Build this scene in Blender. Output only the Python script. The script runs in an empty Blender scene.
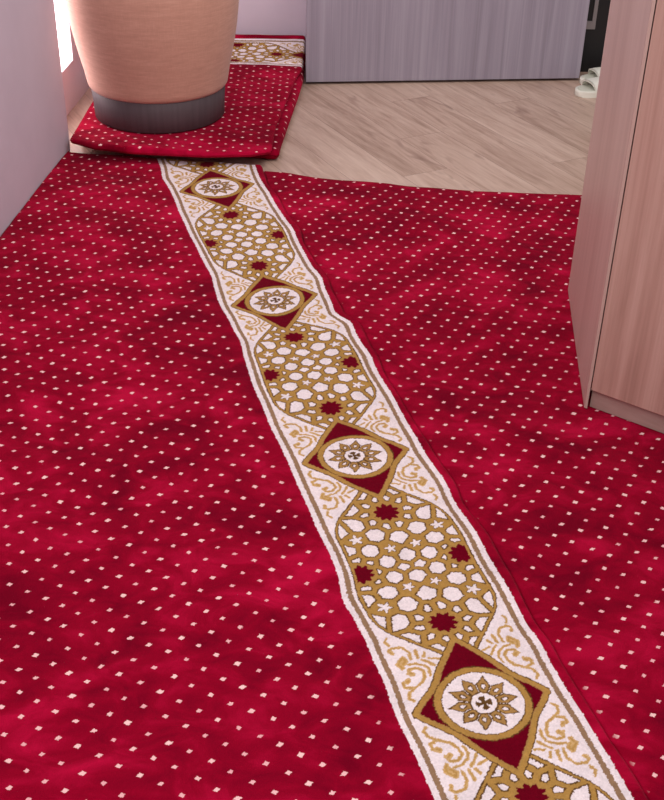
import bpy, bmesh, math
import numpy as np
from mathutils import Vector

C = bpy.context.scene.collection
rng = np.random.default_rng(7)

# ------------------------------------------------------------------ helpers
def lin(r, g, b):
    f = lambda c: ((c/255+.055)/1.055)**2.4 if c/255 > .04045 else c/255/12.92
    return (f(r), f(g), f(b), 1.0)

def link(name, me, mat=None, parent=None):
    o = bpy.data.objects.new(name, me); C.objects.link(o)
    if mat: me.materials.append(mat)
    if parent: o.parent = parent
    return o

def tag(o, label=None, cat=None, kind=None, group=None):
    if label: o['label'] = label
    if cat: o['category'] = cat
    if kind: o['kind'] = kind
    if group: o['group'] = group
    return o

def from_bm(name, bm, mat, parent=None, smooth=False):
    me = bpy.data.meshes.new(name); bm.normal_update(); bm.to_mesh(me); bm.free()
    if smooth:
        me.polygons.foreach_set('use_smooth', [True]*len(me.polygons))
    return link(name, me, mat, parent)

def prism(bm, pts, z0, z1, bev=0.0, seg=2):
    """vertical prism over a counter-clockwise footprint"""
    lo = [bm.verts.new((x, y, z0)) for x, y in pts]
    hi = [bm.verts.new((x, y, z1)) for x, y in pts]
    fs = [bm.faces.new(hi), bm.faces.new(lo[::-1])]
    n = len(pts)
    for i in range(n):
        fs.append(bm.faces.new((lo[i], lo[(i+1) % n], hi[(i+1) % n], hi[i])))
    if bev:
        es = {e for f in fs for e in f.edges}
        bmesh.ops.bevel(bm, geom=list(es), offset=bev, segments=seg, affect='EDGES', profile=.5)

def slab_between(bm, a, b, thick, z0, z1, bev=0.0, side=1, seg=2):
    """upright board whose face runs from a to b; thickness towards side*normal"""
    a = Vector(a); b = Vector(b); d = (b-a).normalized(); n = Vector((-d.y, d.x))*side*thick
    pts = [a, b, b+n, a+n]
    ar = sum(pts[i].x*pts[(i+1) % 4].y-pts[(i+1) % 4].x*pts[i].y for i in range(4))
    if ar < 0: pts = pts[::-1]
    prism(bm, [(p.x, p.y) for p in pts], z0, z1, bev, seg)

def grid_mesh(name, P, mat, attrs, parent=None, mats=None, mat_idx=None):
    """P: (rows, cols, 3) -> mesh of quads, attrs: dict name -> (rows, cols, 4)"""
    R_, K = P.shape[:2]
    idx = np.arange(R_*K).reshape(R_, K)
    q = np.stack([idx[:-1, :-1], idx[:-1, 1:], idx[1:, 1:], idx[1:, :-1]], -1).reshape(-1, 4)
    me = bpy.data.meshes.new(name)
    me.vertices.add(R_*K); me.vertices.foreach_set('co', P.reshape(-1).astype(np.float32))
    me.loops.add(q.size); me.loops.foreach_set('vertex_index', q.reshape(-1).astype(np.int32))
    me.polygons.add(len(q))
    me.polygons.foreach_set('loop_start', (np.arange(len(q))*4).astype(np.int32))
    me.polygons.foreach_set('use_smooth', np.ones(len(q), bool))
    for k, A in attrs.items():
        at = me.attributes.new(k, 'FLOAT_COLOR', 'POINT')
        at.data.foreach_set('color', A.reshape(-1).astype(np.float32))
    me.update(calc_edges=True); me.validate()
    return link(name, me, mat, parent)

def value_noise(x, y, s, seed):
    """smooth value noise in numpy"""
    r = np.random.default_rng(seed); T = r.random((64, 64))
    x = np.asarray(x)/s+17.3; y = np.asarray(y)/s+9.1
    xi = np.floor(x).astype(int); yi = np.floor(y).astype(int)
    fx = x-xi; fy = y-yi; fx = fx*fx*(3-2*fx); fy = fy*fy*(3-2*fy)
    g = lambda a, b: T[a % 64, b % 64]
    return (g(xi, yi)*(1-fx)*(1-fy)+g(xi+1, yi)*fx*(1-fy)+g(xi, yi+1)*(1-fx)*fy+g(xi+1, yi+1)*fx*fy)*2-1

# ------------------------------------------------------------------ materials
class NT:
    def __init__(s, name):
        s.m = bpy.data.materials.new(name); s.m.use_nodes = True
        s.t = s.m.node_tree; s.b = s.t.nodes['Principled BSDF']
    def n(s, typ, ins=None, **kw):
        nd = s.t.nodes.new(typ)
        for k, v in kw.items(): setattr(nd, k, v)
        if ins:
            for k, v in ins.items():
                if isinstance(v, bpy.types.NodeSocket): s.t.links.new(v, nd.inputs[k])
                else: nd.inputs[k].default_value = v
        return nd
    def math(s, op, a, b=None, c=None):
        nd = s.t.nodes.new('ShaderNodeMath'); nd.operation = op
        for i, v in enumerate((a, b, c)):
            if v is None: continue
            if isinstance(v, bpy.types.NodeSocket): s.t.links.new(v, nd.inputs[i])
            else: nd.inputs[i].default_value = v
        return nd.outputs[0]
    def mix(s, f, a, b):
        nd = s.t.nodes.new('ShaderNodeMix'); nd.data_type = 'RGBA'
        for i, v in ((0, f), (6, a), (7, b)):
            if isinstance(v, bpy.types.NodeSocket): s.t.links.new(v, nd.inputs[i])
            else: nd.inputs[i].default_value = v
        return nd.outputs[2]
    def ramp(s, fac, stops):
        nd = s.t.nodes.new('ShaderNodeValToRGB'); s.t.links.new(fac, nd.inputs[0])
        e = nd.color_ramp.elements
        while len(e) < len(stops): e.new(.5)
        for i, (p, c) in enumerate(stops): e[i].position = p; e[i].color = c
        return nd.outputs[0]
    def noise(s, vec, scale, detail=3, rough=.5, dist=0):
        return s.n('ShaderNodeTexNoise', {'Vector': vec, 'Scale': scale, 'Detail': detail, 'Roughness': rough, 'Distortion': dist}).outputs['Fac']
    def col(s, c): s.put('Base Color', c)
    def put(s, k, v):
        if isinstance(v, bpy.types.NodeSocket): s.t.links.new(v, s.b.inputs[k])
        else: s.b.inputs[k].default_value = v
    def bump(s, h, strength, dist=.002):
        nd = s.n('ShaderNodeBump', {'Height': h, 'Strength': strength, 'Distance': dist})
        s.t.links.new(nd.outputs[0], s.b.inputs['Normal'])

def plain(name, rgb, rough=.6, **kw):
    M = NT(name); M.col(lin(*rgb)); M.put('Roughness', rough)
    for k, v in kw.items(): M.put(k, v)
    return M.m

def carpet_material():
    M = NT('carpet_pile')
    uw = M.n('ShaderNodeAttribute', attribute_name='uw')
    pc = M.n('ShaderNodeAttribute', attribute_name='pat')
    obj = M.n('ShaderNodeTexCoord').outputs['Object']
    # small weave irregularity so the dot lattice is not perfectly straight
    nz = M.n('ShaderNodeTexNoise', {'Vector': obj, 'Scale': 9.0, 'Detail': 2.0}).outputs['Color']
    sp = M.n('ShaderNodeSeparateXYZ', {0: nz})
    su = M.n('ShaderNodeSeparateXYZ', {0: uw.outputs['Color']})
    nz2 = M.n('ShaderNodeTexNoise', {'Vector': obj, 'Scale': 260.0, 'Detail': 1.0}).outputs['Color']
    sp2 = M.n('ShaderNodeSeparateXYZ', {0: nz2})
    jit = lambda a, b, k, k2: M.math('MULTIPLY_ADD', M.math('SUBTRACT', b, .5), k, M.math('MULTIPLY_ADD', M.math('SUBTRACT', a, .5), k2, 0.0))
    u = M.math('ADD', su.outputs[0], jit(sp.outputs[0], sp2.outputs[0], .0045, .022))
    w = M.math('ADD', su.outputs[1], jit(sp.outputs[1], sp2.outputs[1], .0045, .022))
    a = M.math('DIVIDE', u, .0576); b = M.math('DIVIDE', w, .0596)
    s_ = M.math('ADD', a, b); t_ = M.math('SUBTRACT', a, b)
    rs = M.math('ROUND', s_); rt = M.math('ROUND', t_)
    ds = M.math('SUBTRACT', s_, rs); dt = M.math('SUBTRACT', t_, rt)
    du = M.math('ABSOLUTE', M.math('MULTIPLY', M.math('ADD', ds, dt), .0288))
    dw = M.math('ABSOLUTE', M.math('MULTIPLY', M.math('SUBTRACT', ds, dt), .0298))
    cell = M.n('ShaderNodeCombineXYZ', {0: rs, 1: rt})
    wn = M.n('ShaderNodeTexWhiteNoise', {0: cell.outputs[0]}).outputs['Value']
    dist = M.math('ADD', M.math('MULTIPLY', du, .85), dw)
    rad = M.math('MULTIPLY_ADD', wn, .0013, .0047)
    m = M.n('ShaderNodeMapRange', {'Value': M.math('SUBTRACT', rad, dist), 'From Min': -.0005, 'From Max': .0009}).outputs[0]
    m = M.math('MULTIPLY', m, su.outputs[2])
    dotc = M.mix(wn, lin(232, 168, 172), lin(246, 205, 200))
    # nap lying this way and that: brushed pile patches
    mp = M.n('ShaderNodeMapping', {0: obj, 'Rotation': (0, 0, .35), 'Scale': (.8, 1.15, 1.0)}).outputs[0]
    n1 = M.noise(mp, 3.6, 4, .5, .9)
    n2 = M.noise(mp, 12.0, 4, .6, .9)
    nn = M.math('ADD', M.math('MULTIPLY', n1, .55), M.math('MULTIPLY', n2, .45))
    red = M.ramp(nn, [(.38, lin(112, 0, 28)), (.50, lin(144, 2, 36)), (.64, lin(186, 12, 58))])
    fine = M.noise(obj, 420, 2, .6)
    red = M.mix(M.math('MULTIPLY', M.math('SUBTRACT', fine, .3), .45), red, lin(108, 0, 22))
    base = M.mix(m, red, dotc)
    base = M.mix(pc.outputs['Alpha'], base, pc.outputs['Color'])
    M.col(base)
    M.put('Roughness', .95); M.put('Sheen Weight', .07); M.put('Sheen Roughness', .4)
    M.put('Sheen Tint', lin(255, 150, 170)); M.put('Specular IOR Level', .04)
    h = M.math('ADD', M.noise(obj, 520, 2, .7), M.math('MULTIPLY', n2, 5.0))
    M.bump(h, .55, .0025)
    return M.m

def wood(name, dark, mid, light, scale=(18, 18, 1.1), rough=.45, knots=.0, bump=.1, rotz=0.0):
    M = NT(name)
    obj = M.n('ShaderNodeTexCoord').outputs['Object']
    mp = M.n('ShaderNodeMapping', {0: obj, 'Rotation': (0, 0, rotz), 'Scale': scale}).outputs[0]
    n1 = M.noise(mp, 1.0, 5, .6, .6)
    mp2 = M.n('ShaderNodeMapping', {0: obj, 'Rotation': (0, 0, rotz), 'Scale': (scale[0]*7, scale[1]*7, scale[2]*1.6)}).outputs[0]
    n2 = M.noise(mp2, 1.0, 3, .6)
    f = M.math('ADD', M.math('MULTIPLY', n1, .68), M.math('MULTIPLY', n2, .32))
    M.col(M.ramp(f, [(.33, lin(*dark)), (.5, lin(*mid)), (.66, lin(*light))]))
    M.put('Roughness', rough); M.bump(f, bump, .002)
    return M.m

def floor_material():
    M = NT('laminate_planks')
    obj = M.n('ShaderNodeTexCoord').outputs['Object']
    mp = M.n('ShaderNodeMapping', {0: obj, 'Rotation': (0, 0, -math.radians(28.5))}).outputs[0]   # x across, y along boards
    s = M.n('ShaderNodeSeparateXYZ', {0: mp})
    X = M.math('DIVIDE', s.outputs[0], .182)
    row = M.math('FLOOR', X); fx = M.math('FRACT', X)
    off = M.n('ShaderNodeTexWhiteNoise', {1: row}, noise_dimensions='1D').outputs['Value']
    Y = M.math('ADD', M.math('DIVIDE', s.outputs[1], 1.22), off)
    cy = M.math('FLOOR', Y); fy = M.math('FRACT', Y)
    rnd = M.n('ShaderNodeTexWhiteNoise', {0: M.n('ShaderNodeCombineXYZ', {0: row, 1: cy}).outputs[0]}).outputs['Value']
    ex = M.math('MULTIPLY', M.math('MINIMUM', fx, M.math('SUBTRACT', 1.0, fx)), .182)
    ey = M.math('MULTIPLY', M.math('MINIMUM', fy, M.math('SUBTRACT', 1.0, fy)), 1.22)
    seam = M.math('LESS_THAN', M.math('MINIMUM', ex, ey), .0011)
    vec = M.n('ShaderNodeCombineXYZ', {0: s.outputs[0], 1: M.math('MULTIPLY', s.outputs[1], .09), 2: M.math('MULTIPLY', rnd, 7.0)}).outputs[0]
    g = M.noise(vec, 26, 5, .62, .8)
    g2 = M.noise(vec, 110, 3, .6)
    vk = M.n('ShaderNodeCombineXYZ', {0: s.outputs[0], 1: M.math('MULTIPLY', s.outputs[1], .3), 2: M.math('MULTIPLY', rnd, 5.0)}).outputs[0]
    kn = M.noise(vk, 11, 2, .5, 1.2)
    f = M.math('ADD', M.math('MULTIPLY', g, .6), M.math('ADD', M.math('MULTIPLY', g2, .25), M.math('MULTIPLY', rnd, .15)))
    c = M.ramp(f, [(.33, lin(158, 130, 112)), (.5, lin(190, 163, 145)), (.65, lin(208, 184, 166))])
    kf = M.n('ShaderNodeMapRange', {'Value': kn, 'From Min': .64, 'From Max': .76}).outputs[0]
    c = M.mix(M.math('MULTIPLY', kf, .55), c, lin(120, 88, 74))
    c = M.mix(M.math('MULTIPLY', seam, .55), c, lin(110, 84, 72))
    M.col(c); M.put('Roughness', .38); M.bump(f, .08, .001)
    return M.m

def wall_material(name, rgb, rough=.7):
    M = NT(name); obj = M.n('ShaderNodeTexCoord').outputs['Object']
    n = M.noise(obj, 3.0, 4, .6)
    M.col(M.ramp(n, [(.3, lin(*[c-5 for c in rgb])), (.7, lin(*[min(255, c+4) for c in rgb]))]))
    M.put('Roughness', rough); M.bump(M.noise(obj, 240, 2), .06, .001)
    return M.m

CARPET = carpet_material()
FLOOR = floor_material()
WALL = wall_material('lilac_paint', (200, 186, 198))
WALL2 = wall_material('sunlit_wall_pink', (242, 226, 232))  # base colour raised to stand for sunlight falling on this wall
WOOD_SIDE = wood('pinkish_laminate_side', (184, 154, 142), (198, 170, 158), (208, 182, 170), (9, 9, .7), .42, bump=.04)
WOOD_FRONT = wood('pinkish_laminate_front', (166, 128, 114), (190, 152, 138), (208, 172, 158), (13, 13, .8), .42, bump=.05)
WOOD_KICK = wood('kickboard_laminate', (154, 128, 116), (168, 142, 132), (180, 156, 146), (2, 2, 30), .45, bump=.04)
PANEL = wood('grey_lilac_laminate', (136, 128, 140), (150, 142, 155), (162, 155, 167), (26, 26, .8), .4, bump=.03)
DARK = plain('shadow_gap_brown', (42, 24, 26), .7)  # near-black brown stands in for the shade under the grey door
BLACK = plain('panel_black', (15, 13, 15), .5)
METAL = plain('brushed_grey_metal', (140, 132, 132), .45, Metallic=.3)
WHITE_RUBBER = plain('white_slipper_foam', (232, 232, 218), .55)
INSOLE = plain('grey_green_insole', (206, 208, 192), .75)
WHITE_PAINT = plain('white_frame_paint', (235, 228, 230), .4)

# ------------------------------------------------------------------ strip geometry (metres on the floor)
X0, Y0, ANG, PER = 0.280006, 1.326585, -0.292590, 0.768640
K1, K2, S1 = 0.000809, 0.000742, 0.018799
CZ = 0.024                                     # top of the first carpet
FEAT = [(0,0,15,-7),(0,7686,-32,58),(0,15373,30,-66),(0,23059,-68,149),(1267,0,-28,-47),(1267,7686,-16,-7),(1267,15373,-18,-44),(1267,23059,4,156),(-1267,0,-37,34),(-1267,7686,32,103),(-1267,15373,20,-84),(-1267,23059,-31,51),(0,1480,68,33),(0,9166,1,-53),(0,16853,20,-145),(0,24539,38,-18),(0,-1480,6,-18),(0,6207,62,42),(0,13893,-112,-159),(0,21579,54,28),(0,2089,19,-8),(0,9775,19,-25),(0,17462,84,0),(0,5597,16,-46),(0,13284,7,-35),(0,20970,-31,12),(-1055,3843,26,4),(-1055,11530,-4,-1),(-1055,19216,-16,-63),(1055,3843,14,94),(1055,11530,32,130),(1055,19216,91,115)]
EDGE = [(1516,6233,75),(1516,5458,-8),(1516,4890,34),(1516,4340,75),(1516,3694,33),(1516,2756,36),(1516,2120,5),(1516,1853,-14),(1516,1435,-40),(1516,1197,21),(1516,799,-11),(1516,404,-11),(1516,1137,38),(1516,302,-18),(1516,-505,-4),(1516,-844,6),(1516,-1402,0),(1516,-1768,22),(1516,16121,137),(1516,13789,182),(1516,11709,146),(1516,9816,70),(1516,7855,32),(1516,25113,173),(1516,22296,49),(1516,19503,132),(1516,17014,21),(1516,16050,19),(1516,13938,-116),(-1516,5299,26),(-1516,4631,52),(-1516,4000,39),(-1516,3528,-25),(-1516,3278,-92),(-1516,2910,-35),(-1516,2346,-6),(-1516,1966,33),(-1516,1547,0),(-1516,-571,-1),(-1516,-1001,20),(-1516,-1500,30),(-1516,1201,25),(-1516,565,2),(-1516,55,-29),(-1516,7661,-11),(-1516,6711,13),(-1516,5322,3),(-1516,15446,9),(-1516,13416,148),(-1516,11200,-41),(-1516,9440,-45),(-1516,7686,40),(-1516,26074,-59),(-1516,24252,-150),(-1516,21582,-54),(-1516,19173,34),(-1516,17143,126),(-1516,14479,82)]
FEAT = np.array(FEAT)/1e4; EDGE = np.array(EDGE)/1e4

def ker(A, B):
    d2 = ((A[:, None, :]-B[None, :, :])**2).sum(-1)
    return .6*np.exp(-d2/(2*.10**2))+.4*np.exp(-d2/(2*.035**2))
PU = np.r_[FEAT[:, :2], EDGE[:, :2]]; DU = np.r_[FEAT[:, 2], EDGE[:, 2]]
WU = np.linalg.solve(ker(PU, PU)+.12*np.eye(len(PU)), DU)
PV = FEAT[:, :2]; WV = np.linalg.solve(ker(PV, PV)+.2*np.eye(len(PV)), FEAT[:, 3])

def ground(u, w):
    """strip coordinates (across, along; metres) -> floor x, y with the carpet's waviness"""
    u = np.asarray(u, float); w = np.asarray(w, float); sh = u.shape
    uf, wf = u.ravel(), w.ravel(); du = np.zeros(len(uf)); dv = np.zeros(len(uf))
    near = np.where((np.abs(uf) < .45) & (wf > -.7) & (wf < 3.1))[0]
    for i in range(0, len(near), 40000):
        k = near[i:i+40000]; Q = np.c_[uf[k], wf[k]]
        du[k] = ker(Q, PU)@WU; dv[k] = ker(Q, PV)@WV
    uu = (uf+du); v = (wf+dv)/PER-1.5
    v = np.clip(v, -3.2, 1.9)+0*(v)            # bend only fitted within the visible length
    over = (wf+dv)/PER-1.5-v
    t = np.array([math.sin(ANG), math.cos(ANG)]); n = np.array([math.cos(ANG), -math.sin(ANG)])
    vc = np.clip(v, -1.9, 1.9)
    l = PER*(v+1.5+over+S1*vc*vc); lat = K1*(vc*vc-2.25)+K2*(vc**3-2.25*vc)
    dl = (2*K1*vc+K2*(3*vc*vc-2.25))/PER
    P = np.array([X0, Y0])+np.outer(l-uu*dl, t)+np.outer(lat+uu, n)
    return P[:, 0].reshape(sh), P[:, 1].reshape(sh)

# ------------------------------------------------------------------ woven ornament
COL = dict(white=lin(232, 220, 221), gold=lin(170, 131, 68), brown=lin(94, 66, 34), red=lin(100, 0, 22),
           line=lin(146, 116, 88), scroll=lin(200, 164, 110), scroll2=lin(182, 142, 78), margin=lin(158, 8, 38), petal=lin(164, 126, 72))
QUART = [(0,174,'R'),(107,0,'R'),(13,129,'s'),(40,149,'s'),(48,177,'s'),(37,206,'s'),(14,220,'s'),(33,233,'s'),(18,0,'q'),(27,60,'T'),(88,103,'T'),
         (0,32,'K'),(0,88,'K'),(45,24,'K'),(44,108,'K'),(71,62,'K'),(73,148,'K'),(65,199,'m'),(111,72,'m'),(111,137,'m'),(72,0,'s'),(80,30,'s'),(103,43,'s')]
RAD = dict(R=27, s=8, q=7, T=9, K=18.5, m=13)
SITES = []
for a, b, k in QUART:
    for sa in ((1, -1) if a else (1,)):
        for sb in ((1, -1) if b else (1,)):
            SITES.append((sa*a, sb*b, k))
SP = np.array([(a, b) for a, b, k in SITES], float); SR = np.array([RAD[k] for _, _, k in SITES], float)
SK = np.array([k for _, _, k in SITES])
STROKES = [([(113,32),(120,39),(116,53),(102,63),(87,72),(79,85),(77,100),(87,110),(100,109),(105,98),(97,94)], 2.3),
  ([(108,63),(120,67),(120,79),(109,85)], 2.6), ([(69,84),(66,99),(70,110),(85,120),(98,122)], 2.0),
  ([(54,106),(64,119),(71,126)], 2.2), ([(43,120),(58,126)], 2.0), ([(66,133),(61,143)], 2.2), ([(77,133),(75,153)], 2.5),
  ([(110,115),(115,127),(103,140),(99,132),(106,125)], 4.0), ([(89,133),(87,151),(96,167),(114,170),(121,164),(116,155)], 2.3),
  ([(116,178),(121,189),(115,198)], 1.9), ([(97,96),(101,100)], 4.2), ([(110,82),(113,79)], 4.0), ([(117,156),(118,159)], 3.6)]

def seg_dist(x, y, pts):
    d = np.full(x.shape, 1e9)
    for (ax, ay), (bx, by) in zip(pts[:-1], pts[1:]):
        vx, vy = bx-ax, by-ay
        t = np.clip(((x-ax)*vx+(y-ay)*vy)/(vx*vx+vy*vy), 0, 1)
        d = np.minimum(d, np.hypot(x-ax-t*vx, y-ay-t*vy))
    return d

def pattern(u, w):
    """colour of the woven border at u, w (metres); returns (N, 4), alpha 1"""
    u = u.ravel()*1000; w = w.ravel()*1000; P = PER*1000
    w = w-np.round(w/P)*P
    a, b = np.abs(u), np.abs(w); N = len(a)
    out = np.tile(np.array(COL['white']), (N, 1))
    def put(mask, k): out[mask] = COL[k]
    # scrolls in the white corner triangles
    near = (b < 215) & (a > 30) & (a < 130)
    i = np.where(near)[0]
    for pts, hw in STROKES:
        d = seg_dist(a[i], b[i], pts); out[i[d < hw+.9]] = COL['scroll']; out[i[d < hw*.45]] = COL['scroll2']
    # lattice panel
    q = P/2-b
    dl = (b-124-1.15*(a-33))/1.524; ds = 125.5-a
    dp = np.minimum(dl, ds)
    ro = 26.0; cx = (ro-dl).clip(0); cs = (ro-ds).clip(0)          # rounded shoulders
    dp = np.where((cx > 0) & (cs > 0) & (np.abs(dl) < 60), ro-np.hypot(cx, cs)*1.0-2.0*0, dp)
    ins = dp > 0
    put(ins, 'gold'); put(ins & (dp < 2.4), 'brown')
    i = np.where(ins & (dp > 3.5))[0]
    for s in range(0, len(i), 60000):
        k = i[s:s+60000]; sg = np.sign(w[k]); sg[sg == 0] = 1
        x = u[k]; y = q[k]
        D2 = (x[:, None]-SP[:, 0])**2+(y[:, None]-SP[:, 1])**2; pd = D2-SR**2
        j = pd.argmin(1); pj = pd[np.arange(len(k)), j]
        dd = np.hypot(SP[j, 0][:, None]-SP[:, 0], SP[j, 1][:, None]-SP[:, 1])+1e-9
        e = (pd-pj[:, None])/(2*dd); e[np.arange(len(k)), j] = 1e9
        bd = e.min(1); bd = np.minimum(bd, dp[k]-3.0)
        kd = SK[j]; r = np.sqrt(D2[np.arange(len(k)), j]); th = np.arctan2(y-SP[j, 1], x-SP[j, 0])
        gw = np.where(kd == 's', 5.6, np.where(kd == 'q', 3.2, 4.2)); ow = np.where(kd == 'K', 6.9, np.where(kd == 'm', 6.6, 8.2))
        ow = np.where(kd == 'q', 5.4, ow)
        white = (bd > ow) & (kd != 'R') & (kd != 'T'); dark = (bd > gw) & ~white & (kd != 'R') & (kd != 'T')
        # small five pointed stars
        tt = np.mod(th-math.pi/2+math.pi/5, 2*math.pi/5)-math.pi/5
        big = np.where(np.abs(SP[j, 0]) > 50, 1.35, 1.08); rs = 4.6*big+7.0*big*np.clip(1-np.abs(tt)/(math.pi/5)*1.15, 0, 1)
        white |= (kd == 'T') & (r < rs); dark |= (kd == 'T') & (r >= rs) & (r < rs+2.0)
        # ten pointed dark red stars
        tt = np.mod(th-math.pi/2+math.pi/10, math.pi/5)-math.pi/10
        rr = 20+9*(1-np.abs(tt)/(math.pi/10))
        star = (kd == 'R') & (r < rr) & (dp[k] > 7.5); edge = (kd == 'R') & (r >= rr) & (r < rr+1.6)
        out[k[dark]] = COL['brown']; out[k[white]] = COL['white']
        out[k[edge]] = COL['petal']; out[k[star]] = COL['red']
    # medallion rhombus
    dr = ((112*151)-(151*a+112*b))/188
    dr = dr-5.5*np.exp(-(((-112*a+151*b)/188)/34)**2)
    g = (dr > -13.5) & (a < 126) & (b < 160)
    put(g, 'brown'); put(g & (dr > -11.3), 'gold'); put((dr > -2.2) & (dr <= 0) & g, 'petal'); put(dr > 0, 'red')
    # ring and flower
    r = np.hypot(a, b); th = np.degrees(np.arctan2(b, a))
    put(r < 86, 'brown'); put(r < 84, 'gold'); put(r < 72.5, 'brown'); put(r < 70.8, 'white')
    t = np.mod(th+18, 36)-18; px = r*np.cos(np.radians(t)); py = np.abs(r*np.sin(np.radians(t)))
    hw = np.where(px < 41, 7.0+(px-22)*.30, 12.7*(1-(px-41)/23.5)); hw = np.where((px < 22) | (px > 64.5), -1, hw)
    put(py < hw, 'brown'); put(py < hw-2.4, 'petal')
    c = np.hypot((px-38)/1.5, py); put(c < 5.0, 'brown'); put(c < 3.2, 'white')
    put((r < 25) & (r > 22.6), 'brown')
    lf = np.abs(np.cos(np.radians(2*th)))
    put((r < 14.5) & (lf > .45) & (r > 2), 'brown'); put(r < 5, 'brown')
    # edge lines
    put((a > 131.5) & (a < 141.5), 'line')
    return out

def woven(u, w):
    sh = u.shape
    j = .0011
    uu = u+value_noise(u, w, .004, 3)*j+rng.normal(0, .0004, sh)
    ww = w+value_noise(u, w, .004, 5)*j+rng.normal(0, .0004, sh)
    c = pattern(uu, ww).reshape(*sh, 4)
    v = 1+.12*value_noise(u, w, .0022, 8)+.05*value_noise(u, w, .03, 11)+.05*value_noise(u, w, .009, 12)
    c[..., :3] *= v[..., None]; c[..., 3] = 1
    return c

# ------------------------------------------------------------------ setting
def quad_plane(name, pts, mat, z=0.0):
    bm = bmesh.new(); prism(bm, pts, z-.05, z); return from_bm(name, bm, mat)

tag(quad_plane('floor', [(-1.9, -.8), (2.6, -.8), (2.6, 5.9), (-1.9, 5.9)], FLOOR), 'light brown wood-look laminate plank floor', kind='structure')

WA, WB = Vector((-.961, 3.917)), Vector((-1.021, 3.173))     # line where the near left wall meets the carpet
wd = (WB-WA).normalized()
def wall_x(y): return WA.x+(WB.x-WA.x)*(y-WA.y)/(WB.y-WA.y)
bm = bmesh.new(); slab_between(bm, WA+wd*-.016, WA+wd*5.0, .075, 0, 2.6, .012, -1, 3)
tag(from_bm('wall_left', bm, WALL), 'smooth lilac-grey wall at the left edge', kind='structure')

# far part of the left wall, just behind, with a glowing window added for the bright streak
L0, L1 = Vector((-1.0450, 4.47)), Vector((-1.0, 5.20))
ld = (L1-L0).normalized(); LN = L0-ld*.62
bm = bmesh.new()
slab_between(bm, L0, L1, .10, 0, 2.6, 0, 1)
slab_between(bm, L0, LN, .10, 0, .17, 0, -1)
slab_between(bm, L0, LN, .10, 2.2, 2.6, 0, -1)
tag(from_bm('wall_recess', bm, WALL2), 'wall behind the pouf, its pale pink raised for sunlight', kind='structure')
bm = bmesh.new()
nrm = Vector((-ld.y, ld.x))
for p, q_, z0, z1 in ((L0, L0-ld*.012, .17, 2.2), (LN+ld*.03, LN, .17, 2.2), (L0, LN, .17, .185), (L0, LN, 2.17, 2.2)):
    slab_between(bm, p+nrm*.03, q_+nrm*.03, .028, z0, z1, 0, -1)
win = from_bm('streak_window', bm, WHITE_PAINT); tag(win, 'narrow glowing window added for the bright streak beside the pouf', kind='structure')
M = NT('streak_glow'); M.col((1, 1, 1, 1)); M.put('Emission Color', (1.0, .93, .97, 1)); M.put('Emission Strength', 4.0)  # glowing pane stands in for the streak of light on the wall
bm = bmesh.new(); slab_between(bm, L0-ld*.004+nrm*.006, LN+nrm*.006, .006, .176, 2.19, 0, -1)
from_bm('streak_pane', bm, M.m, win)

BY = 5.13
bm = bmesh.new(); prism(bm, [(-1.2, BY), (2.6, BY), (2.6, BY+.1), (-1.2, BY+.1)], 0, 2.6)
tag(from_bm('wall_back', bm, WALL), 'lilac painted back wall', kind='structure')

# ------------------------------------------------------------------ carpet with the ornamental border (left)
def undulate(x, y):
    z = .0034*value_noise(x, y, .17, 21)+.0020*value_noise(x+.4*y, y, .075, 22)
    # soft ripples pushed up in the right-hand carpet
    d = np.hypot((x-.30)*1.0, (y-2.95)*.75); ang = np.arctan2(y-2.95, x-.30)
    z = z+.0011*np.sin(d*2*math.pi/.062)*np.exp(-((d-.24)/.14)**2)*(np.cos(ang-.1) > -.2)
    under = np.clip(np.maximum(.57-x, np.maximum(y-2.95, (2.297-.71*(x-.6065))-y-.02))/.06, 0, 1)   # pressed flat by the cabinet
    return z*under

W0 = -1.35                                                    # near end, behind the picture's lower edge
BACK1 = [(-1.10, 3.905), (-.954, 3.888), (-.637, 3.839), (-.263, 3.786), (-.1, 3.76)]
def end_w(u, pts, off=0.0):
    """w where the column at u meets the back edge polyline"""
    px, py = zip(*pts); lo = np.full(len(u), .8); hi = np.full(len(u), 4.2)
    for _ in range(40):
        m = (lo+hi)/2; x, y = ground(u, m); f = y-np.interp(x, px, py)
        lo = np.where(f < 0, m, lo); hi = np.where(f < 0, hi, m)
    return (lo+hi)/2+off

tt = np.concatenate([np.linspace(0, .10, 90, endpoint=False), np.linspace(.10, 1.0, 2350)])
WL = 2.56-W0                                                  # length used to space the rows
ustrip = np.concatenate([[-.166, -.1605, -.157], np.linspace(-.1545, .1545, 207)])
umar = np.array([.1575, .161, .164, .167, .169, .1715, .174, .176, .1775, .1785])
# left limit of each row, on the wall line
uL = np.full(len(tt), -1.0)
for r_ in range(3):
    pass
lo = np.full(len(tt), -2.6); hi = np.full(len(tt), -.3)
for _ in range(36):
    m = (lo+hi)/2; ww = W0+WL*tt; x, y = ground(m, ww)
    f = x-(wall_x(y)+.004); lo = np.where(f < 0, m, lo); hi = np.where(f < 0, hi, m)
uL = (lo+hi)/2
sc = np.linspace(0, 1, 62)[:-1]
Ucoarse = uL[:, None]+(-.168-uL[:, None])*sc[None, :]
U = np.concatenate([Ucoarse, np.tile(ustrip, (len(tt), 1)), np.tile(umar, (len(tt), 1))], 1)
usamp = np.linspace(-2.6, .25, 120); ew = end_w(usamp, BACK1)
Wend = np.interp(U, usamp, ew)
Wg = W0+(Wend-W0)*tt[:, None]
GX, GY = ground(U, Wg)
fold = np.clip((U-.1665)/.012, 0, 1)
GZ = CZ+undulate(GX, GY)*np.clip((.2-U)/.1, .3, 1)
GZ += .004*np.exp(-((U-.160)/.012)**2)                        # the turned edge stands up a little
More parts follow.
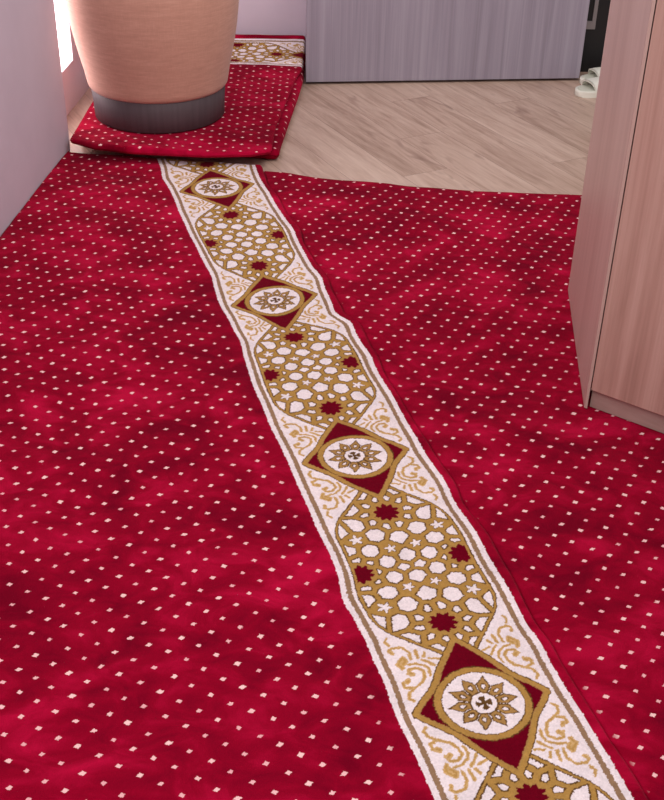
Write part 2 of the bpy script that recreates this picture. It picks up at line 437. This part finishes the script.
GZ = np.where(fold > 0, (GZ-.0)*np.sqrt(np.clip(1-fold**2, 0, 1))+.001, GZ)
# wavy outer fold
wob = .006*value_noise(Wg*0, Wg, .11, 31)*np.clip((U-.154)/.02, 0, 1); GX += wob
# rounded back edge and edge along the wall
dend = (Wend-Wg); GZ *= np.where(dend < .012, np.sqrt(np.clip(1-((.012-dend)/.012)**2, 0.0, 1))*.8+.2, 1)
GZ = np.maximum(GZ, .001)
uw = np.zeros((*U.shape, 4)); uw[..., 0] = U+.704+.0288*0; uw[..., 1] = Wg-.478; uw[..., 2] = ((U < -.167) & (dend > .008)); uw[..., 3] = 1
pat = np.zeros((*U.shape, 4))
c0 = len(sc); c1 = c0+len(ustrip)
pat[:, c0:, :] = woven(U[:, c0:], Wg[:, c0:]); pat[..., 3] *= (np.abs(U+.0012*value_noise(U, Wg, .004, 77)) < .1525)
GX = np.maximum(GX, wall_x(GY)+.003)
G = np.stack([GX, GY, GZ], -1)
skirt = lambda A: A
low = G.copy(); low[..., 2] = .0005
G2 = np.concatenate([low[:1], G, low[-1:]], 0)
ext = lambda A: np.concatenate([A[:1], A, A[-1:]], 0)
carpet = grid_mesh('carpet', G2, CARPET, {'uw': ext(uw), 'pat': ext(pat)})
tag(carpet, 'red dotted carpet on the left with a white and gold ornamental border strip', 'carpet')

# ------------------------------------------------------------------ plain dotted carpet (right)
BACK2 = [(-.30, 3.775), (-.24, 3.762), (.021, 3.697), (.282, 3.650), (.55, 3.622), (.825, 3.611), (1.3, 3.58), (2.2, 3.54)]
t2 = np.linspace(0, 1, 420); s2 = np.concatenate([[0, 0, .002], np.linspace(.01, 1, 240)])
U2 = .179+(1.95-.179)*np.tile(s2, (len(t2), 1))
us = np.linspace(.1, 2.0, 100); e2 = end_w(us, BACK2); Wend2 = np.interp(U2, us, e2)
W2 = W0+(Wend2-W0)*t2[:, None]
HX, HY = ground(U2, W2)
HX += .006*value_noise(W2*0, W2, .11, 31)*np.clip(1-(U2-.18)/.05, 0, 1)
HZ = .0145+undulate(HX, HY)*.9*np.clip((U2-.18)/.06, .15, 1)
d2 = Wend2-W2
HZ *= np.where(d2 < .012, np.sqrt(np.clip(1-((.012-d2)/.012)**2, 0, 1))*.8+.2, 1)
HZ = np.maximum(HZ, .0015); HZ[:, 0] = .0006; HZ[:, 1] *= .85
uw2 = np.zeros((*U2.shape, 4)); ca, sa = math.cos(.03), math.sin(.03)
uw2[..., 0] = (U2-.252)*ca-(W2-.113)*sa; uw2[..., 1] = (U2-.252)*sa+(W2-.113)*ca
uw2[..., 2] = (d2 > .006) & (U2 > .184); uw2[..., 3] = 1
H = np.stack([HX, HY, HZ], -1); lowH = H.copy(); lowH[..., 2] = .0005
carpet2 = grid_mesh('carpet', np.concatenate([lowH[:1], H, lowH[-1:]], 0), CARPET, {'uw': ext(uw2), 'pat': ext(np.zeros_like(uw2))})
tag(carpet2, 'plain red dotted carpet on the right, running under the wooden cabinet', 'carpet')

# ------------------------------------------------------------------ folded carpet under the pouf
def fold_layer(name, front, left, right, yb, z0, z1, mat, parent=None, strip=False, nu=230, nv=330, seed=40):
    """a soft slab: rounded edges all round; front/left/right are polylines"""
    s = np.linspace(0, 1, nu); t = np.linspace(0, 1, nv)
    fx, fy = zip(*front); lx, ly = zip(*left); rx, ry = zip(*right)
    S, T = np.meshgrid(s, t)
    # ease rows towards the borders so the rounding is smooth
    e = lambda q: q
    X = np.zeros_like(S); Y = np.zeros_like(S)
    for _ in range(1):
        xf = np.interp(S, [0, 1], [front[0][0], front[-1][0]]); yf = np.interp(xf, fx, fy)
        Y = yf+(yb-yf)*T
        XL = np.interp(Y, ly, lx); XR = np.interp(Y, ry, rx); X = XL+(XR-XL)*S
    h = (z1-z0)/2; r = h
    dx = np.minimum(X-XL, XR-X); dy = np.minimum(Y-yf, yb-Y+.05); d = np.minimum(dx, dy)
    dd = np.where((dx < r) & (dy < r), r-np.hypot(r-dx, r-dy).clip(0, r), d)
    prof = np.sqrt(np.clip(1-((r-dd.clip(0, r))/r)**2, 0, 1))
    rip = .0035*value_noise(X, Y, .14, seed)+.0015*value_noise(X, Y, .06, seed+1)
    wave = .005*np.sin(X*9+1.0)*np.exp(-(Y-yf)/.15)
    flat = np.clip((np.hypot(X+.6634, Y-4.144)-.25)/.04, 0, 1); rip = rip*flat; wave = wave*flat
    curl = .03*np.clip((Y-4.93)/.15, 0, 1)**2 if strip else 0
    Zt = z0+h+(h+rip+wave)*prof+curl; Zb = z0+h-h*prof*.98
    top = np.stack([X, Y, Zt], -1); bot = np.stack([X, Y, Zb], -1)
    uw = np.zeros((*X.shape, 4)); uw[..., 0] = X*1.0+.02*Y; uw[..., 1] = Y-.02*X; uw[..., 3] = 1
    rim = (dd > .004)
    uw[..., 2] = rim
    pat = np.zeros((*X.shape, 4))
    if strip:
        cy = 4.907; u_ = (Y-cy); w_ = X+.06
        inside = (np.abs(u_) < .154)
        c = woven(u_, w_); m = inside[..., None] & np.ones(4, bool)
        pat = np.where(m, c, pat); uw[..., 2] = rim & ~(np.abs(u_) < .17) & (u_ < 0)
    # one closed sheet: top rows then bottom rows reversed
    P_ = np.concatenate([top, bot[::-1]], 0); U_ = np.concatenate([uw, uw[::-1]*np.array([1, 1, 0, 1])], 0)
    Q_ = np.concatenate([pat, pat[::-1]*0], 0)
    return grid_mesh(name, P_, mat, {'uw': U_, 'pat': Q_}, parent)

top = fold_layer('folded_carpet', [(-.948, 3.862), (-.85, 3.80), (-.709, 3.765), (-.459, 3.747), (-.30, 3.765), (-.232, 3.80)],
                 [(3.70, -.948), (4.25, -.940), (5.2, -.93)][0:0] or [(-.948, 3.70), (-.940, 4.25), (-.93, 5.2)],
                 [(-.232, 3.70), (-.226, 4.06), (-.174, 4.634), (-.155, 4.74), (-.152, 5.2)],
                 5.095, .057, .080, CARPET, strip=True, nu=420, nv=560)
low_ = fold_layer('lower_fold', [(-.945, 3.985), (-.70, 3.935), (-.45, 3.905), (-.215, 3.875)],
                  [(-.945, 3.70), (-.93, 5.2)],
                  [(-.212, 3.70), (-.205, 3.95), (-.158, 4.573), (-.149, 4.74), (-.149, 5.2)],
                  5.09, .001, .050, CARPET, parent=top, nu=120, nv=220, seed=50)
tag(top, 'folded red dotted carpet with a white and gold border at its back, under the pouf', 'carpet')

# ------------------------------------------------------------------ pouf
def lathe(bm, prof, cx, cy, n=96):
    rings = []
    for r, z in prof:
        rings.append([bm.verts.new((cx+r*math.cos(2*math.pi*i/n), cy+r*math.sin(2*math.pi*i/n), z)) for i in range(n)])
    for a, b in zip(rings[:-1], rings[1:]):
        for i in range(n): bm.faces.new((a[i], a[(i+1) % n], b[(i+1) % n], b[i]))
    bm.faces.new(rings[-1]); bm.faces.new(rings[0][::-1])

M = NT('peach_woven_fabric'); obj = M.n('ShaderNodeTexCoord').outputs['Object']
mp = M.n('ShaderNodeMapping', {0: obj, 'Scale': (26, 26, 260)}).outputs[0]
mp2 = M.n('ShaderNodeMapping', {0: obj, 'Scale': (240, 240, 30)}).outputs[0]
mp3 = M.n('ShaderNodeMapping', {0: obj, 'Scale': (12, 12, 110)}).outputs[0]
f = M.math('ADD', M.math('ADD', M.math('MULTIPLY', M.noise(mp, 1.0, 4, .65), .45), M.math('MULTIPLY', M.noise(mp2, 1.0, 2), .2)), M.math('MULTIPLY', M.noise(mp3, 1.0, 3), .35))
M.col(M.ramp(f, [(.3, lin(176, 130, 112)), (.5, lin(190, 142, 123)), (.7, lin(203, 156, 137))]))
M.put('Roughness', .9); M.put('Sheen Weight', .15); M.bump(f, .2, .002); PEACH = M.m
M = NT('dark_grey_base_vinyl'); obj = M.n('ShaderNodeTexCoord').outputs['Object']
mp = M.n('ShaderNodeMapping', {0: obj, 'Scale': (60, 60, 1.5)}).outputs[0]
M.col(M.ramp(M.noise(mp, 1.0, 3), [(.3, lin(70, 57, 61)), (.7, lin(80, 67, 71))])); M.put('Roughness', .6); GREYB = M.m

PCX, PCY = -.6634, 4.144
e_ = bpy.data.objects.new('pouf', None); C.objects.link(e_); e_.location = (PCX, PCY, .082)
tag(e_, 'round peach fabric pouf with a dark grey base band standing on the folded carpet', 'pouf')
prof = [(.2475, .196), (.2540, .205), (.2575, .222), (.262, .25)]
for k in range(1, 10): prof.append((.262+.043*math.sin(k/9*math.pi/2), .25+.30*k/9))
prof += [(.302, .58), (.290, .602), (.27, .612), (.15, .620), (.02, .622)]
bm = bmesh.new(); lathe(bm, [(r, z-.082) for r, z in prof], 0, 0); from_bm('fabric_body', bm, PEACH, e_, True)
bm = bmesh.new(); lathe(bm, [(.233, .0005), (.2385, .004), (.2405, .05), (.2455, .118), (.240, .121)], 0, 0); from_bm('base_band', bm, GREYB, e_, True)

# ------------------------------------------------------------------ wooden cabinet on the right
A = Vector((.6655, 2.907)); B = Vector((.6065, 2.297)); fd = Vector((.1586, -.1125)).normalized()
D = B+fd*.80; E_ = Vector((D.x+.05, 2.86))
ZC = .017; HC = 1.95
e_ = bpy.data.objects.new('wooden_cabinet', None); C.objects.link(e_); e_.location = (B.x, B.y, ZC)
tag(e_, 'tall pinkish-brown wood-grain cabinet standing on the right-hand carpet', 'cabinet')
def part(name, fn, mat, par=None):
    bm = bmesh.new(); fn(bm); bmesh.ops.translate(bm, verts=bm.verts, vec=(-B.x, -B.y, -ZC)); return from_bm(name, bm, mat, par or e_)
fn_ = Vector((-fd.y, fd.x))                      # points inward (away from the camera)
if fn_.y < 0: fn_ = -fn_
sd = (A-B).normalized(); sn = Vector((sd.y, -sd.x))
part('side_panel', lambda bm: prism(bm, [tuple(p) for p in (B, B+fd*.0078, A+Vector((.018, 0)), A)], ZC, HC, .0008, 1), WOOD_SIDE)
I0 = B+fd*.0088+fn_*.002; I1 = D
part('door', lambda bm: slab_between(bm, I0, I1, .018, ZC+.053, HC, .0012, 1 if Vector((-fd.y, fd.x)).y > 0 else -1, 2), WOOD_FRONT)
K0 = B+fd*.008+fn_*.014
part('kickboard', lambda bm: slab_between(bm, K0, D+fn_*.014, .016, ZC, ZC+.052, 0, 1 if Vector((-fd.y, fd.x)).y > 0 else -1), WOOD_KICK)
c_ = [B+fd*.016+fn_*.032, D+fn_*.032, E_, A+Vector((.019, -.002))]
part('carcass', lambda bm: prism(bm, [tuple(p) for p in c_], ZC+.01, HC), WOOD_SIDE)

# ------------------------------------------------------------------ grey wood-grain cabinet at the back
PA, PB = Vector((-.139, 4.754)), Vector((1.034, 4.891)); pd_ = (PB-PA).normalized()
e_ = bpy.data.objects.new('grey_cabinet', None); C.objects.link(e_); e_.location = (PA.x, PA.y, 0)
tag(e_, 'wide grey-lilac wood-grain cabinet standing on the laminate against the back wall', 'cabinet')
B0 = B; B = PA; ZC = 0.0
pn = Vector((-pd_.y, pd_.x))
part('door_panel', lambda bm: slab_between(bm, PA, PB, .020, .012, 2.05, .001, 1, 1), PANEL, e_)
part('plinth', lambda bm: slab_between(bm, PA+pn*.035+pd_*.004, PB+pn*.035-pd_*.05, .02, 0, .0115, 0, 1), DARK, e_)
ca_ = [PA+pn*.022, PB+pn*.022-pd_*.03, Vector((.995, 5.12)), Vector((-.139, 5.12))]
part('carcass', lambda bm: prism(bm, [tuple(p) for p in ca_], .012, 2.04), PANEL, e_)

# ------------------------------------------------------------------ plain black panel with grey metal frame filling the gap
B = Vector((1.05, 5.02))
e_ = bpy.data.objects.new('black_panel', None); C.objects.link(e_); e_.location = (1.05, 5.02, 0)
tag(e_, 'black panel with a grey metal frame in the gap behind the white slippers', 'cabinet')
part('body', lambda bm: prism(bm, [(1.02, 5.02), (1.75, 5.02), (1.75, 5.12), (1.02, 5.12)], 0, 2.0, .003, 1), BLACK, e_)
def frame(bm):
    for x0, x1, z0, z1 in ((1.028, 1.098, .188, .222), (1.082, 1.098, .222, 1.5), (.0, .0, 0, 0)):
        if x1 > x0: prism(bm, [(x0, 5.012), (x1, 5.012), (x1, 5.0195), (x0, 5.0195)], z0, z1)
    prism(bm, [(1.028, 5.012), (1.040, 5.012), (1.040, 5.0195), (1.028, 5.0195)], .222, 1.5)
    prism(bm, [(1.028, 5.012), (1.098, 5.012), (1.098, 5.0195), (1.028, 5.0195)], 1.5, 1.53)
part('metal_frame', frame, METAL, e_)

# ------------------------------------------------------------------ white slippers
def slipper(loc, rotz, label, sc=1.0):
    """clog: local +x points to the toe"""
    root = bpy.data.objects.new('slipper', None); C.objects.link(root)
    root.location = loc; root.rotation_euler = (0, 0, rotz); root.scale = (sc,)*3
    tag(root, label, 'slipper', group='pair of white slippers')
    L = .25
    def hwid(x):                                   # half width along the foot, x from heel (0) to toe (L)
        t = x/L
        return .036*math.sqrt(max(0, 1-((t-.14)/.14)**2)) if t < .14 else (.036+(.050-.036)*math.sin((t-.14)/.58*math.pi/2) if t < .72 else .050*math.sqrt(max(0, 1-((t-.72)/.28)**2)))
    xs = [L*(.5-.5*math.cos(math.pi*k/28)) for k in range(29)]
    outl = [(x, hwid(x)) for x in xs]
    def sole(bm, k, z0, z1):
        pts = [(x-L/2, -h*k) for x, h in outl]+[(x-L/2, h*k) for x, h in outl[::-1][1:-1]]
        prism(bm, pts, z0, z1, .004, 2)
    bm = bmesh.new(); sole(bm, 1.0, 0, .026); from_bm('sole', bm, WHITE_RUBBER, root, True)
    bm = bmesh.new()
    pts = [(x*.92+.01-L/2, -h*.82) for x, h in outl]+[(x*.92+.01-L/2, h*.82) for x, h in outl[::-1][1:-1]]
    prism(bm, pts, .0262, .0285); from_bm('insole', bm, INSOLE, root)
    # broad arched strap, open at the toe and the heel
    bm = bmesh.new(); g = {}
    nx, na = 10, 24
    for layer, off in ((0, 0.0), (1, -.0055)):
        for i in range(nx+1):
            k = i/nx; hmax = .051-.004*k
            for a in range(na+1):
                th = math.pi*a/na; sx = math.sin(th)
                x = L*(.34+.46*k)-(.012*(1-sx) if i == nx else 0)+(.018*(1-sx)*(-.2) if i == 0 else 0)
                h = hwid(x)-.001+off
                g[layer, i, a] = bm.verts.new((x-L/2, h*math.copysign(abs(math.cos(th))**.75, math.cos(th)), .014+(hmax+off)*sx**.7))
    for layer in (0, 1):
        for i in range(nx):
            for a in range(na):
                q = (g[layer, i, a], g[layer, i+1, a], g[layer, i+1, a+1], g[layer, i, a+1]); bm.faces.new(q[::-1] if layer else q)
    for i in (0, nx):
        for a in range(na):
            q = (g[0, i, a], g[0, i, a+1], g[1, i, a+1], g[1, i, a]); bm.faces.new(q if i else q[::-1])
    from_bm('strap', bm, WHITE_RUBBER, root, True)
    return root
slipper((1.098, 4.740, 0), math.radians(208), 'white slipper nearer the camera, half hidden behind the wooden cabinet', 1.0)
slipper((1.150, 4.885, 0), math.radians(200), 'white slipper farther back, partly behind the grey cabinet corner', 1.0)

# ------------------------------------------------------------------ camera and light
F, PITCH, ROLL = 1142.4745, 0.5787252, 0.0221218
cd = bpy.data.cameras.new('camera'); cam = bpy.data.objects.new('camera', cd); C.objects.link(cam)
cd.sensor_fit = 'HORIZONTAL'; cd.sensor_width = 36; cd.lens = F*36/664; cd.clip_start = .02
from mathutils import Matrix
c, s = math.cos(PITCH), math.sin(PITCH); f_ = Vector((0, c, -s)); r0 = Vector((1, 0, 0)); u0 = Vector((0, s, c))
cr, sr = math.cos(ROLL), math.sin(ROLL); rv = cr*r0+sr*u0; uv_ = -sr*r0+cr*u0
cam.matrix_world = Matrix(((rv.x, uv_.x, -f_.x, 0), (rv.y, uv_.y, -f_.y, 0), (rv.z, uv_.z, -f_.z, 1.5+CZ), (0, 0, 0, 1)))
bpy.context.scene.camera = cam

def area(name, loc, target, size, sy, power, color):
    l = bpy.data.lights.new(name, 'AREA'); l.shape = 'RECTANGLE'; l.size = size; l.size_y = sy; l.energy = power; l.color = color
    o = bpy.data.objects.new(name, l); C.objects.link(o); o.location = loc
    o.rotation_euler = (Vector(target)-Vector(loc)).to_track_quat('-Z', 'Y').to_euler(); return o
area('ceiling_lamp', (.9, 2.6, 2.7), (.3, 2.8, 0), 1.2, 1.2, 42, (1, .95, .93))
area('ceiling_lamp', (-.3, .4, 2.8), (-.2, 2.2, 0), 1.4, 1.4, 38, (1, .95, .95))
w = bpy.data.worlds.new('room_light'); w.use_nodes = True; bpy.context.scene.world = w
w.node_tree.nodes['Background'].inputs[0].default_value = (1.0, .93, .96, 1); w.node_tree.nodes['Background'].inputs[1].default_value = .55
vs = bpy.context.scene.view_settings
vs.view_transform = 'Standard'; vs.look = 'None'; vs.exposure = 0.0; vs.gamma = 1.0; vs.use_curve_mapping = False
